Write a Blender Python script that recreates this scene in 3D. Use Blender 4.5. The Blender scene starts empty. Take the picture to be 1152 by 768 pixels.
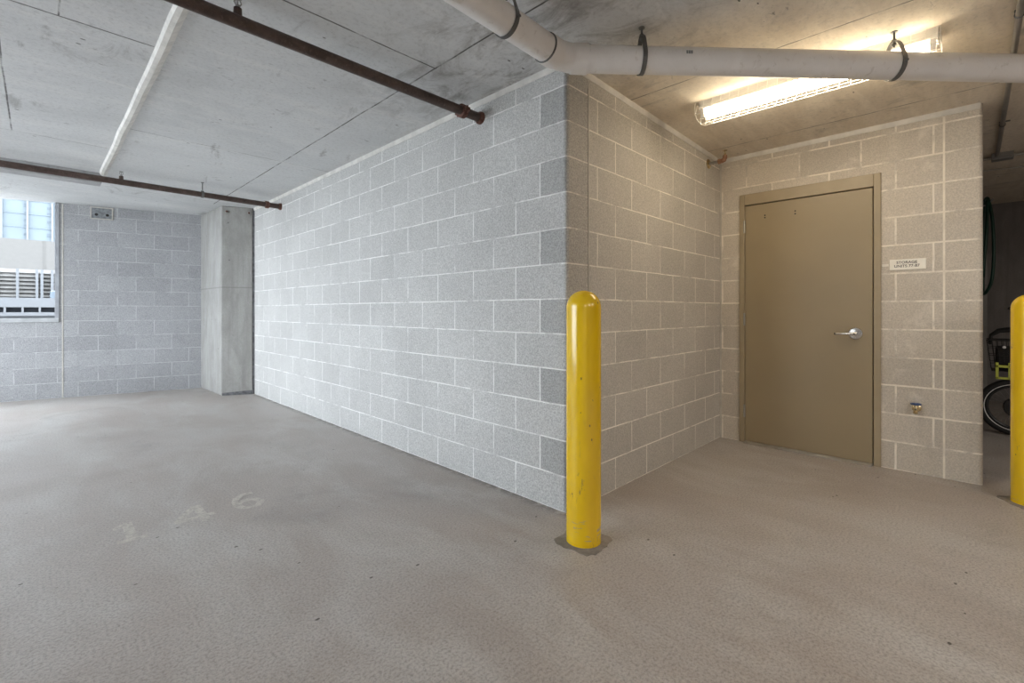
import bpy, math, random
from mathutils import Vector, Matrix
random.seed(7)
SC = bpy.context.scene
COL = SC.collection
PI = math.pi
rad = math.radians

# ------------------------------------------------------------------ materials
def new_mat(name):
    m = bpy.data.materials.new(name); m.use_nodes = True
    nt = m.node_tree; nt.nodes.clear()
    out = nt.nodes.new('ShaderNodeOutputMaterial')
    b = nt.nodes.new('ShaderNodeBsdfPrincipled')
    nt.links.new(b.outputs[0], out.inputs[0])
    return m, nt, b, out

class G:
    """small helper to write node graphs"""
    def __init__(s, nt): s.nt = nt
    def n(s, t, **kw):
        nd = s.nt.nodes.new(t)
        for k, v in kw.items(): setattr(nd, k, v)
        return nd
    def set(s, sock, v):
        if isinstance(v, bpy.types.NodeSocket): s.nt.links.new(v, sock)
        else: sock.default_value = v
    def math(s, op, a, b=0.0, c=0.0, clamp=False):
        nd = s.n('ShaderNodeMath', operation=op, use_clamp=clamp)
        s.set(nd.inputs[0], a); s.set(nd.inputs[1], b); s.set(nd.inputs[2], c)
        return nd.outputs[0]
    def mix(s, fac, a, b, blend='MIX'):
        nd = s.n('ShaderNodeMix', data_type='RGBA', blend_type=blend)
        nd.clamp_factor = True
        s.set(nd.inputs[0], fac)
        for i, v in ((6, a), (7, b)):
            if isinstance(v, (tuple, list)): v = (*v[:3], 1)
            s.set(nd.inputs[i], v)
        return nd.outputs[2]
    def ramp(s, v, a, b, lo=0.0, hi=1.0):
        nd = s.n('ShaderNodeMapRange', interpolation_type='SMOOTHSTEP')
        s.set(nd.inputs[0], v); nd.inputs[1].default_value = a; nd.inputs[2].default_value = b
        nd.inputs[3].default_value = lo; nd.inputs[4].default_value = hi
        return nd.outputs[0]
    def noise(s, vec, scale, detail=4, rough=0.55, dist=0.0):
        nd = s.n('ShaderNodeTexNoise')
        s.set(nd.inputs['Vector'], vec); nd.inputs['Scale'].default_value = scale
        nd.inputs['Detail'].default_value = detail; nd.inputs['Roughness'].default_value = rough
        nd.inputs['Distortion'].default_value = dist
        return nd.outputs[0]
    def voro(s, vec, scale):
        nd = s.n('ShaderNodeTexVoronoi'); s.set(nd.inputs['Vector'], vec); nd.inputs['Scale'].default_value = scale
        return nd.outputs['Distance']
    def scale(s, vec, sc, off=(0, 0, 0)):
        nd = s.n('ShaderNodeMapping'); s.set(nd.inputs[0], vec)
        nd.inputs[1].default_value = off; nd.inputs[3].default_value = sc
        return nd.outputs[0]
    def pos(s): return s.n('ShaderNodeNewGeometry').outputs['Position']
    def xyz(s, v):
        nd = s.n('ShaderNodeSeparateXYZ'); s.set(nd.inputs[0], v); return nd.outputs
    def comb(s, x, y, z=0.0):
        nd = s.n('ShaderNodeCombineXYZ'); s.set(nd.inputs[0], x); s.set(nd.inputs[1], y); s.set(nd.inputs[2], z)
        return nd.outputs[0]
    def bump(s, h, strength, dist, normal=None):
        nd = s.n('ShaderNodeBump'); s.set(nd.inputs['Height'], h)
        nd.inputs['Strength'].default_value = strength; nd.inputs['Distance'].default_value = dist
        if normal is not None: s.set(nd.inputs['Normal'], normal)
        return nd.outputs[0]

def plain(name, col, rough=0.5, metal=0.0, var=0.12, vscale=9.0, bump=0.0, spec=0.5):
    m, nt, b, o = new_mat(name); g = G(nt)
    tc = g.n('ShaderNodeTexCoord').outputs['Object']
    nz = g.noise(tc, vscale, 5)
    b.inputs['Base Color'].default_value = (*col, 1)
    c = g.mix(g.ramp(nz, .3, .7), tuple(v*(1-var) for v in col), tuple(min(1, v*(1+var)) for v in col))
    nt.links.new(c, b.inputs['Base Color'])
    b.inputs['Roughness'].default_value = rough; b.inputs['Metallic'].default_value = metal
    b.inputs['Specular IOR Level'].default_value = spec
    if bump:
        nt.links.new(g.bump(g.noise(tc, 140, 3), bump, .002), b.inputs['Normal'])
    return m

def block_mat(name, base=(.47, .462, .45), mortar=(.60, .59, .57), bw=.4064, offset=.5, u0=0.0, dark_end=None,
              mort=.0045, vary=.13, stain=0.0, grain=1.0):
    m, nt, b, o = new_mat(name); g = G(nt)
    uv = g.n('ShaderNodeUVMap').outputs[0]
    uvo = g.scale(uv, (1, 1, 1), (u0, 0, 0))
    P = g.pos()
    wob = g.noise(P, 7, 2)
    wobv = g.math('MULTIPLY_ADD', wob, .006, -.003)
    c = g.xyz(uvo)
    vec = g.comb(g.math('ADD', c[0], wobv), g.math('ADD', c[1], wobv))
    br = g.n('ShaderNodeTexBrick'); br.offset = offset; br.offset_frequency = 2; br.squash = 1.0
    g.set(br.inputs['Vector'], vec)
    br.inputs['Scale'].default_value = 1.0
    br.inputs['Color1'].default_value = (0, 0, 0, 1); br.inputs['Color2'].default_value = (1, 1, 1, 1)
    br.inputs['Mortar'].default_value = (.5, .5, .5, 1)
    br.inputs['Mortar Size'].default_value = mort; br.inputs['Mortar Smooth'].default_value = .25
    br.inputs['Bias'].default_value = 0.0
    br.inputs['Brick Width'].default_value = bw; br.inputs['Row Height'].default_value = .2032
    tone = g.math('MULTIPLY_ADD', br.outputs['Color'], vary, 1 - vary/2)
    # aggregate speckle of split-face / ground block
    sp = g.noise(P, 105, 4, .8)
    pits = g.ramp(g.voro(P, 95), .05, .34, .70, 1.03)
    spk = g.math('MULTIPLY', g.ramp(sp, .32, .68, .73, 1.24), pits)
    spk = g.math('MULTIPLY_ADD', spk, grain, (1-grain)*.93)
    big = g.ramp(g.noise(P, 1.3, 5, .6), .3, .7, .93, 1.06)
    k = g.math('MULTIPLY', g.math('MULTIPLY', tone, spk), big)
    if dark_end:
        # the end faces of the half blocks at the corner are a darker cast, every other course
        u = c[0]; rowf = g.math('MODULO', g.math('FLOOR', g.math('DIVIDE', c[1], .2032)), 2.0)
        inb = g.math('MULTIPLY', g.math('GREATER_THAN', u, dark_end[0]), g.math('LESS_THAN', u, dark_end[1]))
        msk = g.math('MULTIPLY', inb, rowf)
        k = g.math('MULTIPLY', k, g.math('MULTIPLY_ADD', msk, -.22, 1.0))
    nd = g.n('ShaderNodeVectorMath', operation='SCALE'); nd.inputs[0].default_value = base
    g.set(nd.inputs['Scale'], k)
    mnd = g.n('ShaderNodeVectorMath', operation='SCALE'); mnd.inputs[0].default_value = mortar
    g.set(mnd.inputs['Scale'], g.ramp(g.noise(P, 4.5, 6, .75), .36, .56, .66, 1.08))
    # mortar smears beside joints
    col = g.mix(br.outputs['Fac'], nd.outputs[0], mnd.outputs[0])
    if stain:
        smear = g.math('MULTIPLY', g.ramp(g.noise(P, 3.1, 6, .7, .4), .56, .70), stain)
        col = g.mix(smear, col, mortar)
    nt.links.new(col, b.inputs['Base Color'])
    b.inputs['Roughness'].default_value = .92; b.inputs['Specular IOR Level'].default_value = .2
    h1 = g.math('MULTIPLY_ADD', br.outputs['Fac'], -1.0, 1.0)
    n1 = g.bump(h1, .55, .004)
    n2 = g.bump(g.math('MULTIPLY', sp, pits), .55, .004, n1)
    nt.links.new(n2, b.inputs['Normal'])
    return m

def floor_mat():
    m, nt, b, o = new_mat('garage floor concrete'); g = G(nt)
    P = g.pos(); c = g.xyz(P)
    big = g.noise(P, .55, 6, .6, .6)
    mid = g.noise(g.scale(P, (1, .45, 1)), 2.6, 7, .68, .5)
    fine = g.noise(P, 95, 4, .75)
    fine2 = g.noise(P, 210, 3, .7)
    streak = g.noise(g.scale(P, (2.5, 1.0, 1)), 2.6, 8, .72, .9)
    col = g.mix(g.ramp(big, .32, .68), (.37, .318, .28), (.47, .43, .40))
    col = g.mix(g.ramp(mid, .38, .72), col, (.52, .50, .475))
    col = g.mix(g.math('MULTIPLY', g.ramp(streak, .52, .78), .25), col, (.27, .245, .225))
    # oily blotches
    oil = g.math('MULTIPLY', g.ramp(g.noise(P, 1.15, 5, .62, .9), .54, .74), .42)
    col = g.mix(oil, col, (.22, .195, .18))
    col = g.mix(g.ramp(fine, .40, .70, .0, .65), col, (.15, .135, .125))
    col = g.mix(g.ramp(fine2, .50, .74, .0, .45), col, (.58, .56, .54))
    # small chips / pits
    v = g.voro(g.scale(P, (1, 1.6, 1), (.53, .44, 0)), 5.2)
    pit = g.math('MULTIPLY', g.math('LESS_THAN', v, .048), g.math('GREATER_THAN', g.noise(P, 1.7, 2), .47))
    col = g.mix(pit, col, (.09, .08, .07))
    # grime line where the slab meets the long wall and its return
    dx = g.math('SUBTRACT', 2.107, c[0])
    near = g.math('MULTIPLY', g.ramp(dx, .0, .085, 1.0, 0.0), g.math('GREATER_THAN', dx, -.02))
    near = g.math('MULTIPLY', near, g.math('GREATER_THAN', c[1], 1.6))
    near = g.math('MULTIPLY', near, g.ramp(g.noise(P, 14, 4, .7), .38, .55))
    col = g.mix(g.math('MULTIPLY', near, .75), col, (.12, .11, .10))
    nt.links.new(col, b.inputs['Base Color'])
    nt.links.new(g.ramp(mid, .3, .7, .40, .56), b.inputs['Roughness'])
    b.inputs['Specular IOR Level'].default_value = .5
    # broom texture, runs away from the camera on the left
    nt.links.new(g.bump(g.math('ADD', fine, g.math('MULTIPLY', fine2, .6)), .3, .003), b.inputs['Normal'])
    return m

def ceiling_mat():
    m, nt, b, o = new_mat('ceiling board-marked concrete'); g = G(nt)
    P = g.pos(); c = g.xyz(P)
    wob = g.math('MULTIPLY_ADD', g.noise(P, 3.0, 3), .012, -.006)
    big = g.noise(P, .8, 6, .62, .8)
    mid = g.noise(g.scale(P, (.55, 2.2, 1)), 3.2, 7, .7, .6)
    col = g.mix(g.ramp(big, .3, .7), (.59, .60, .605), (.69, .70, .705))
    col = g.mix(g.math('MULTIPLY', g.ramp(mid, .45, .75), .55), col, (.78, .775, .76))
    # warm lamp light of the right hand bay, put into the ceiling colour
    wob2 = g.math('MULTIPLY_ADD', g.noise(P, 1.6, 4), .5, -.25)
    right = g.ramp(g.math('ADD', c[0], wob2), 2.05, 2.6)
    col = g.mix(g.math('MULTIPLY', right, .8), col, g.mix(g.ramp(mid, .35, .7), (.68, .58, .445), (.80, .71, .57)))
    col = g.mix(g.ramp(g.noise(P, 42, 5, .75), .46, .74, .0, .30), col, (.24, .23, .22))
    # dark stains
    st = g.noise(g.scale(P, (2.4, 1.0, 1)), 1.35, 7, .68, 1.1)
    col = g.mix(g.math('MULTIPLY', g.ramp(st, .57, .72), .5), col, (.19, .18, .17))
    # heavier mildew near the block corner
    dx = g.math('SUBTRACT', c[0], 2.0); dy = g.math('SUBTRACT', c[1], 1.9)
    d = g.math('SQRT', g.math('ADD', g.math('MULTIPLY', dx, dx), g.math('MULTIPLY', dy, g.math('MULTIPLY', dy, .35))))
    mil = g.math('MULTIPLY', g.ramp(d, .1, 1.1, 1.0, 0.0), g.ramp(g.noise(g.scale(P, (1, .6, 1)), 5.5, 6, .72, .8), .44, .70))
    col = g.mix(g.math('MULTIPLY', mil, .7), col, (.13, .115, .10))
    # bug holes and nicks
    hole = g.math('MULTIPLY', g.math('LESS_THAN', g.voro(g.scale(P, (1, 2.2, 1)), 4.2), .05),
                  g.math('GREATER_THAN', g.noise(P, 1.3, 2), .47))
    col = g.mix(g.math('MULTIPLY', hole, .85), col, (.07, .065, .06))
    nick = g.noise(g.scale(P, (7, 16, 1)), 1.0, 5, .7, .3)
    col = g.mix(g.math('MULTIPLY', g.ramp(nick, .63, .72), g.ramp(g.noise(P, 1.9, 3), .45, .6, 0, .65)), col, (.12, .115, .11))
    # formwork seams: (axis, value, from, to, half width, strength)
    seams = [('x', 1.64, -3, 7.2, .007, .9), ('x', 2.783, -6, 1.7, .006, .8), ('x', 4.07, -6, 1.7, .006, .8),
             ('x', -.146, 3.15, 5.4, .006, .8), ('x', .070, 2.2, 3.14, .005, .8), ('x', -1.9, -6, 8.5, .006, .7),
             ('y', 2.25, .46, 1.64, .007, .9), ('y', 4.70, .46, 2.1, .006, .7), ('y', 3.145, -5, .44, .008, .8),
             ('y', 5.40, -5, .46, .006, .6), ('y', -.5, -5, 9, .006, .7), ('y', 7.05, .4, 2.1, .005, .7)]
    tot = None; rough = g.ramp(g.noise(P, 5, 4, .7), .34, .56, .25, 1.0)
    for ax, v, a, bb, hw, stn in seams:
        cc, oo = (c[0], c[1]) if ax == 'x' else (c[1], c[0])
        dist = g.math('ABSOLUTE', g.math('SUBTRACT', g.math('ADD', cc, wob), v))
        ln = g.ramp(dist, hw*.35, hw, stn, 0.0)
        ln = g.math('MULTIPLY', ln, g.math('MULTIPLY', g.math('GREATER_THAN', oo, a), g.math('LESS_THAN', oo, bb)))
        tot = ln if tot is None else g.math('MAXIMUM', tot, ln)
    seam = g.math('MULTIPLY', tot, rough)
    col = g.mix(seam, col, (.06, .055, .05))
    nt.links.new(col, b.inputs['Base Color'])
    b.inputs['Roughness'].default_value = .85; b.inputs['Specular IOR Level'].default_value = .25
    h = g.math('ADD', g.math('MULTIPLY', g.noise(P, 45, 4, .65), .5), g.math('MULTIPLY', seam, -1.0))
    nt.links.new(g.bump(h, .4, .006), b.inputs['Normal'])
    return m

def concrete_mat(name, a, bcol, mark=True):
    m, nt, b, o = new_mat(name); g = G(nt)
    P = g.pos()
    n1 = g.noise(g.scale(P, (1.6, 1.6, .7)), 2.5, 7, .68, .5); n2 = g.noise(P, 60, 4, .7)
    grain = g.noise(g.scale(P, (22, 22, 1.1)), 1.0, 4, .6)
    col = g.mix(g.ramp(n1, .3, .7), a, bcol)
    col = g.mix(g.ramp(grain, .45, .75, 0, .35), col, tuple(v*.72 for v in a))
    col = g.mix(g.ramp(n2, .3, .7, 0, .2), col, tuple(v*.6 for v in a))
    if mark:
        z = g.xyz(P)[2]
        ln = g.ramp(g.math('ABSOLUTE', g.math('SUBTRACT', z, 1.47)), .004, .012, .55, 0)
        col = g.mix(ln, col, (.2, .19, .18))
        hole = g.math('LESS_THAN', g.voro(P, 5.5), .055)
        col = g.mix(g.math('MULTIPLY', hole, .7), col, (.1, .1, .1))
    nt.links.new(col, b.inputs['Base Color'])
    b.inputs['Roughness'].default_value = .85
    nt.links.new(g.bump(g.math('ADD', n2, g.math('MULTIPLY', grain, .5)), .35, .004), b.inputs['Normal'])
    return m

def yellow_mat():
    m, nt, b, o = new_mat('bollard yellow paint'); g = G(nt)
    tc = g.n('ShaderNodeTexCoord').outputs['Object']; c = g.xyz(tc)
    n1 = g.noise(g.scale(tc, (1, 1, .35)), 6, 4)
    col = g.mix(g.ramp(n1, .3, .7), (.72, .455, .003), (.82, .53, .008))
    # chips: small specks, denser low down, plus scrapes near the foot
    low = g.ramp(c[2], .05, .75, 1.0, 0.0)
    v = g.voro(g.scale(tc, (1, 1, .55)), 26)
    chip = g.math('MULTIPLY', g.math('LESS_THAN', v, .10), g.math('GREATER_THAN', g.noise(tc, 9, 3), .53))
    sc = g.noise(g.scale(tc, (30, 30, 6)), 1.0, 5, .75, 1.2)
    scr = g.math('MULTIPLY', g.math('GREATER_THAN', sc, .60), g.math('MULTIPLY', low, g.ramp(g.noise(tc, 6.5, 3), .48, .56)))
    hz = g.noise(g.scale(tc, (5, 5, 60)), 1.0, 5, .7, .5)
    hsc = g.math('MULTIPLY', g.math('GREATER_THAN', hz, .57), g.math('MULTIPLY', g.ramp(c[2], .05, .2, 1, 0), g.ramp(g.noise(tc, 11, 2), .47, .55)))
    col = g.mix(g.math('MULTIPLY', chip, .8), col, (.08, .065, .03))
    col = g.mix(g.math('MULTIPLY', scr, .8), col, (.15, .11, .06))
    col = g.mix(g.math('MULTIPLY', hsc, .75), col, (.26, .23, .22))
    nt.links.new(col, b.inputs['Base Color'])
    b.inputs['Roughness'].default_value = .2
    b.inputs['Coat Weight'].default_value = .4; b.inputs['Coat Roughness'].default_value = .08
    nt.links.new(g.bump(g.noise(g.scale(tc, (1, 1, .3)), 22, 2), .06, .01), b.inputs['Normal'])
    return m

def rust_mat(name, a, bcol, rough=.6):
    m, nt, b, o = new_mat(name); g = G(nt)
    P = g.pos()
    n = g.noise(P, 14, 6, .7, .4)
    col = g.mix(g.ramp(n, .35, .68), a, bcol)
    col = g.mix(g.ramp(g.noise(P, 70, 3), .55, .75, 0, .5), col, (.16, .13, .11))
    nt.links.new(col, b.inputs['Base Color'])
    b.inputs['Roughness'].default_value = rough; b.inputs['Metallic'].default_value = .25
    nt.links.new(g.bump(n, .25, .004), b.inputs['Normal'])
    return m

def pvc_mat():
    m, nt, b, o = new_mat('drain pipe white plastic'); g = G(nt)
    P = g.pos()
    n = g.noise(P, 5, 6, .65, .6)
    col = g.mix(g.ramp(n, .3, .72), (.77, .745, .72), (.83, .81, .79))
    sm = g.math('MULTIPLY', g.ramp(g.noise(P, 22, 5, .7, .6), .56, .68), .5)
    col = g.mix(sm, col, (.58, .54, .50))
    nt.links.new(col, b.inputs['Base Color'])
    b.inputs['Roughness'].default_value = .34
    return m

def emit_mat(name, col, s):
    m = bpy.data.materials.new(name); m.use_nodes = True
    nt = m.node_tree; nt.nodes.clear()
    o = nt.nodes.new('ShaderNodeOutputMaterial'); e = nt.nodes.new('ShaderNodeEmission')
    e.inputs[0].default_value = (*col, 1); e.inputs[1].default_value = s
    nt.links.new(e.outputs[0], o.inputs[0])
    return m

def worn_paint_mat():
    m, nt, b, o = new_mat('worn stencil paint'); g = G(nt)
    P = g.pos()
    n = g.noise(P, 30, 6, .8, .3)
    col = g.mix(g.ramp(n, .36, .60), (.40, .37, .335), (.575, .545, .485))
    col = g.mix(g.ramp(g.noise(P, 95, 4, .75), .42, .70, 0, .4), col, (.20, .18, .165))
    nt.links.new(col, b.inputs['Base Color']); b.inputs['Roughness'].default_value = .6
    return m

M = {}
M['block_long'] = block_mat('long wall block', (.515, .51, .495), (.78, .77, .75), u0=-1.636+.2032, dark_end=(.2032, .4064), vary=.07)
M['block_return'] = block_mat('return wall block', (.50, .475, .435), (.82, .78, .71), u0=-2.409, vary=.10, grain=.8)  # warmer copy of the long wall block, lamp tint put into the colour
M['block_stack'] = block_mat('return wall end block', (.43, .41, .38), (.72, .68, .62), bw=4.0, offset=0.0, u0=.6)
M['block_door'] = block_mat('door wall block', (.58, .53, .46), (.80, .745, .66), u0=-.2176, mort=.0068, stain=.45, grain=.55)  # warmer, lighter copy; its colour stands in for more lamp light
M['block_pier'] = block_mat('door wall pier block', (.58, .53, .46), (.80, .745, .66), bw=4.0, offset=0.0, u0=2.0, mort=.0068, grain=.6)
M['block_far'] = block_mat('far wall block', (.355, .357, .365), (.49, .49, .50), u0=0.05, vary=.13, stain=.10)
M['block_dark'] = block_mat('rear passage block', (.30, .28, .27), (.36, .34, .32))  # darker copy of the block, passage shade put into the colour
M['floor'] = floor_mat()
M['ceiling'] = ceiling_mat()
M['column'] = concrete_mat('column concrete', (.29, .283, .265), (.40, .392, .375))
M['beam'] = concrete_mat('beam concrete', (.36, .36, .37), (.46, .46, .46), False)
M['backwall'] = concrete_mat('passage wall concrete', (.21, .195, .19), (.27, .255, .245), False)  # gloom of the unlit passage darkened into the concrete colour
M['cove'] = plain('cove sealant', (.66, .64, .60), .8, var=.12, bump=.3)
M['strip'] = plain('ceiling joint sealant white', (.74, .72, .68), .6, var=.12, vscale=14, bump=.3)
M['joint'] = plain('joint sealant', (.50, .475, .43), .7)
M['joint_pale'] = plain('joint mortar pale', (.80, .745, .655), .85, bump=.3)
M['joint_dark'] = plain('joint backer dark', (.13, .13, .135), .9, vscale=25, var=.4)
M['yellow'] = yellow_mat()
M['patch'] = concrete_mat('core patch grout', (.17, .152, .135), (.38, .345, .31), False)
M['door'] = plain('door taupe enamel', (.315, .252, .158), .42, var=.035, vscale=2.0)
M['frame'] = plain('door frame taupe enamel', (.345, .282, .188), .42, var=.04)
M['gap'] = plain('gap and hole shade black', (.02, .018, .015), .9)  # near-black standing in for the shade in gaps and holes
M['satin'] = plain('satin chrome', (.72, .71, .69), .26, 1.0, var=.03)
M['steel'] = plain('dull steel', (.42, .41, .39), .45, .9)
M['alu'] = plain('threshold aluminium', (.50, .47, .42), .4, .8)
M['galv'] = plain('galvanised steel', (.34, .34, .335), .5, .7)
M['conduit'] = plain('conduit zinc', (.42, .40, .37), .42, .7)
M['strap'] = plain('hanger strap', (.16, .16, .155), .55, .5)
M['rust'] = rust_mat('pipe red-brown primer', (.060, .038, .032), (.105, .070, .058), .5)
M['rust_red'] = rust_mat('coupling rust', (.10, .042, .03), (.22, .11, .085), .75)
M['pvc'] = pvc_mat()
M['pvc_fit'] = plain('drain fitting white plastic', (.80, .775, .75), .35, var=.04)
M['ink'] = plain('printed ink grey', (.10, .09, .085), .6)
M['sign'] = plain('sign plastic cream', (.88, .85, .77), .45, var=.02)
M['tape'] = plain('tape white', (.78, .75, .68), .5)
M['brass'] = plain('aged brass', (.62, .50, .30), .26, .95, var=.2, vscale=40)
M['copper'] = rust_mat('corroded copper elbow', (.22, .10, .06), (.46, .27, .16), .5)
M['blue'] = plain('tap handle blue', (.03, .07, .20), .35)
M['fixture'] = plain('fixture white enamel', (.70, .68, .64), .4, var=.03)
M['wire'] = plain('guard wire zinc white', (.80, .78, .73), .35, .3)
M['socket'] = plain('lamp socket', (.75, .73, .70), .5)
M['tube'] = emit_mat('fluorescent tube glow', (1.0, .85, .62), 27.0)
M['worn'] = worn_paint_mat()
M['vent'] = plain('electrical box grey', (.20, .21, .22), .55, .3, var=.3, vscale=30)
M['black'] = plain('black rubber', (.012, .012, .012), .7)
M['black_gloss'] = plain('black paint', (.015, .015, .016), .28)
M['white_stripe'] = plain('reflective white', (.85, .85, .85), .4)
M['lime'] = plain('lime yellow plastic', (.55, .60, .10), .45)
M['hose'] = plain('green hose', (.008, .05, .034), .4)
M['white_paint'] = plain('white exterior paint', (.13, .136, .145), .6, var=.03)
M['cream'] = plain('cream exterior wall', (.108, .104, .099), .8, var=.03)
M['slot'] = plain('slot shade grey', (.03, .035, .045), .7)
M['louvre'] = plain('louvre slat white', (.14, .136, .13), .6)
M['louvre_dark'] = plain('louvre back dark', (.05, .05, .05), .8)
M['facade'] = plain('tower cladding pale blue', (.115, .14, .158), .8, var=.05, vscale=.5)
M['facade_dark'] = plain('tower window recess', (.075, .095, .115), .6)
M['asphalt'] = plain('outside paving', (.58, .58, .57), .9)  # made pale to bounce daylight up to the ceiling
M['blue_grey'] = plain('blue grey sheet', (.12, .15, .18), .5)

# ------------------------------------------------------------------ mesh helpers
class MB:
    def __init__(s): s.v = []; s.f = []; s.sm = []; s.mi = []; s.uv = {}
    def add(s, vs, fs, smooth=False, mi=0):
        o = len(s.v); s.v += [tuple(v) for v in vs]
        for f in fs:
            s.f.append(tuple(i+o for i in f)); s.sm.append(smooth); s.mi.append(mi)
        return s
    def box(s, c, size, rot=None, mi=0):
        x, y, z = (d/2 for d in size)
        vs = [Vector((sx*x, sy*y, sz*z)) for sx in (-1, 1) for sy in (-1, 1) for sz in (-1, 1)]
        if rot is not None: vs = [rot @ v for v in vs]
        vs = [v+Vector(c) for v in vs]
        return s.add(vs, [(0, 1, 3, 2), (4, 6, 7, 5), (0, 4, 5, 1), (2, 3, 7, 6), (0, 2, 6, 4), (1, 5, 7, 3)], mi=mi)
    def bx(s, a, b, mi=0):
        return s.box([(a[i]+b[i])/2 for i in range(3)], [abs(b[i]-a[i]) for i in range(3)], mi=mi)
    def prism(s, poly, z0, ztop, mi=0, mis=None):
        """poly counter-clockwise; ztop number or fn(x,y)"""
        zt = ztop if callable(ztop) else (lambda x, y: ztop)
        zb = z0 if callable(z0) else (lambda x, y: z0)
        n = len(poly)
        vs = [(x, y, zb(x, y)) for x, y in poly]+[(x, y, zt(x, y)) for x, y in poly]
        s.add(vs, [tuple(range(n-1, -1, -1)), tuple(range(n, 2*n))], mi=mi)
        o = len(s.v)-2*n
        for i in range(n):
            j = (i+1) % n
            s.f.append((o+i, o+j, o+n+j, o+n+i)); s.sm.append(False)
            s.mi.append(mis[i] if mis else mi)
        return s
    def tube(s, pts, r, n=12, closed=False, mi=0, caps=True):
        pts = [Vector(p) for p in pts]; k = len(pts)
        rs = r if isinstance(r, (list, tuple)) else [r]*k
        T = []
        for i in range(k):
            if closed: t = pts[(i+1) % k]-pts[i-1]
            else: t = pts[min(i+1, k-1)]-pts[max(i-1, 0)]
            T.append(t.normalized())
        up = Vector((0, 0, 1)) if abs(T[0].z) < .9 else Vector((1, 0, 0))
        nrm = (up-T[0]*up.dot(T[0])).normalized(); vs = []
        for i in range(k):
            nrm = (nrm-T[i]*nrm.dot(T[i])).normalized(); b = T[i].cross(nrm)
            for a in range(n):
                th = 2*PI*a/n
                vs.append(pts[i]+(nrm*math.cos(th)+b*math.sin(th))*rs[i])
        fs = []
        for i in range(k if closed else k-1):
            for a in range(n):
                i2 = (i+1) % k; a2 = (a+1) % n
                fs.append((i*n+a, i*n+a2, i2*n+a2, i2*n+a))
        s.add(vs, fs, True, mi)
        if not closed and caps:
            o = len(s.v)-k*n
            s.f.append(tuple(o+a for a in range(n-1, -1, -1))); s.sm.append(False); s.mi.append(mi)
            s.f.append(tuple(o+(k-1)*n+a for a in range(n))); s.sm.append(False); s.mi.append(mi)
        return s
    def lathe(s, prof, origin=(0, 0, 0), axis=(0, 0, 1), n=32, mi=0, smooth=True):
        """prof list of (radius, height along axis)"""
        q = Vector((0, 0, 1)).rotation_difference(Vector(axis).normalized()); o = Vector(origin)
        vs = []
        for r, h in prof:
            for a in range(n):
                th = 2*PI*a/n
                vs.append(o+q @ Vector((r*math.cos(th), r*math.sin(th), h)))
        fs = []
        for i in range(len(prof)-1):
            for a in range(n):
                a2 = (a+1) % n
                fs.append((i*n+a, i*n+a2, (i+1)*n+a2, (i+1)*n+a))
        s.add(vs, fs, smooth, mi)
        b0 = len(s.v)-len(prof)*n
        if prof[0][0] > 1e-6: s.f.append(tuple(b0+a for a in range(n-1, -1, -1))); s.sm.append(False); s.mi.append(mi)
        if prof[-1][0] > 1e-6:
            b1 = b0+(len(prof)-1)*n
            s.f.append(tuple(b1+a for a in range(n))); s.sm.append(False); s.mi.append(mi)
        return s
    def build(s, name, mats, parent=None, bevel=0, uv=None, seg=2, loc=None):
        me = bpy.data.meshes.new(name); me.from_pydata(s.v, [], s.f); me.update()
        if not isinstance(mats, (list, tuple)): mats = [mats]
        for m in mats: me.materials.append(m)
        for p, sm, mi in zip(me.polygons, s.sm, s.mi): p.use_smooth = sm; p.material_index = mi
        if any(s.sm): me.set_sharp_from_angle(angle=rad(42))
        if uv:
            l = me.uv_layers.new(name='UVMap')
            for p in me.polygons:
                for li in p.loop_indices:
                    co = me.vertices[me.loops[li].vertex_index].co
                    l.data[li].uv = uv(co, p.normal)
        o = bpy.data.objects.new(name, me); COL.objects.link(o)
        if loc is not None: o.location = loc
        if parent is not None:
            o.parent = parent
            if loc is None: o.location = -Vector(parent.location)   # vertices are given in world space
        if bevel:
            b = o.modifiers.new('soft edge', 'BEVEL'); b.width = bevel; b.segments = seg; b.limit_method = 'ANGLE'
            b.angle_limit = rad(40)
        return o

def tag(o, label=None, cat=None, group=None, kind=None):
    if label: o['label'] = label
    if cat: o['category'] = cat
    if group: o['group'] = group
    if kind: o['kind'] = kind
    return o
def thing(name, loc, label, cat, group=None, kind=None):
    o = bpy.data.objects.new(name, None); COL.objects.link(o); o.location = loc
    o.empty_display_size = .1
    return tag(o, label, cat, group, kind)
def copy_tree(o, parent=None):
    c = o.copy(); COL.objects.link(c)
    if parent is not None: c.parent = parent
    for ch in list(o.children): copy_tree(ch, c)
    return c

# ------------------------------------------------------------------ key measures (metres)
X0, Y0 = 2.107, 1.636          # outer block corner
X1, Y1 = 4.36, -.053           # door wall plane and its free end
HC = 2.575
def zc(x, y=0): return HC-.055*min(1, max(0, (x-X0)/(X1-X0)))
PL = Vector((.227, 8.57)); PR = Vector((1.687, 8.22))      # far wall line
fd = (PR-PL).normalized(); fn = Vector((fd.y, -fd.x))      # towards the camera
if fn.y > 0: fn = -fn
XL, YB, XR = -3.1, -6.5, 8.6
uvw = lambda co, n: ((co.y if abs(n.x) > abs(n.y) else co.x), co.z)

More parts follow.
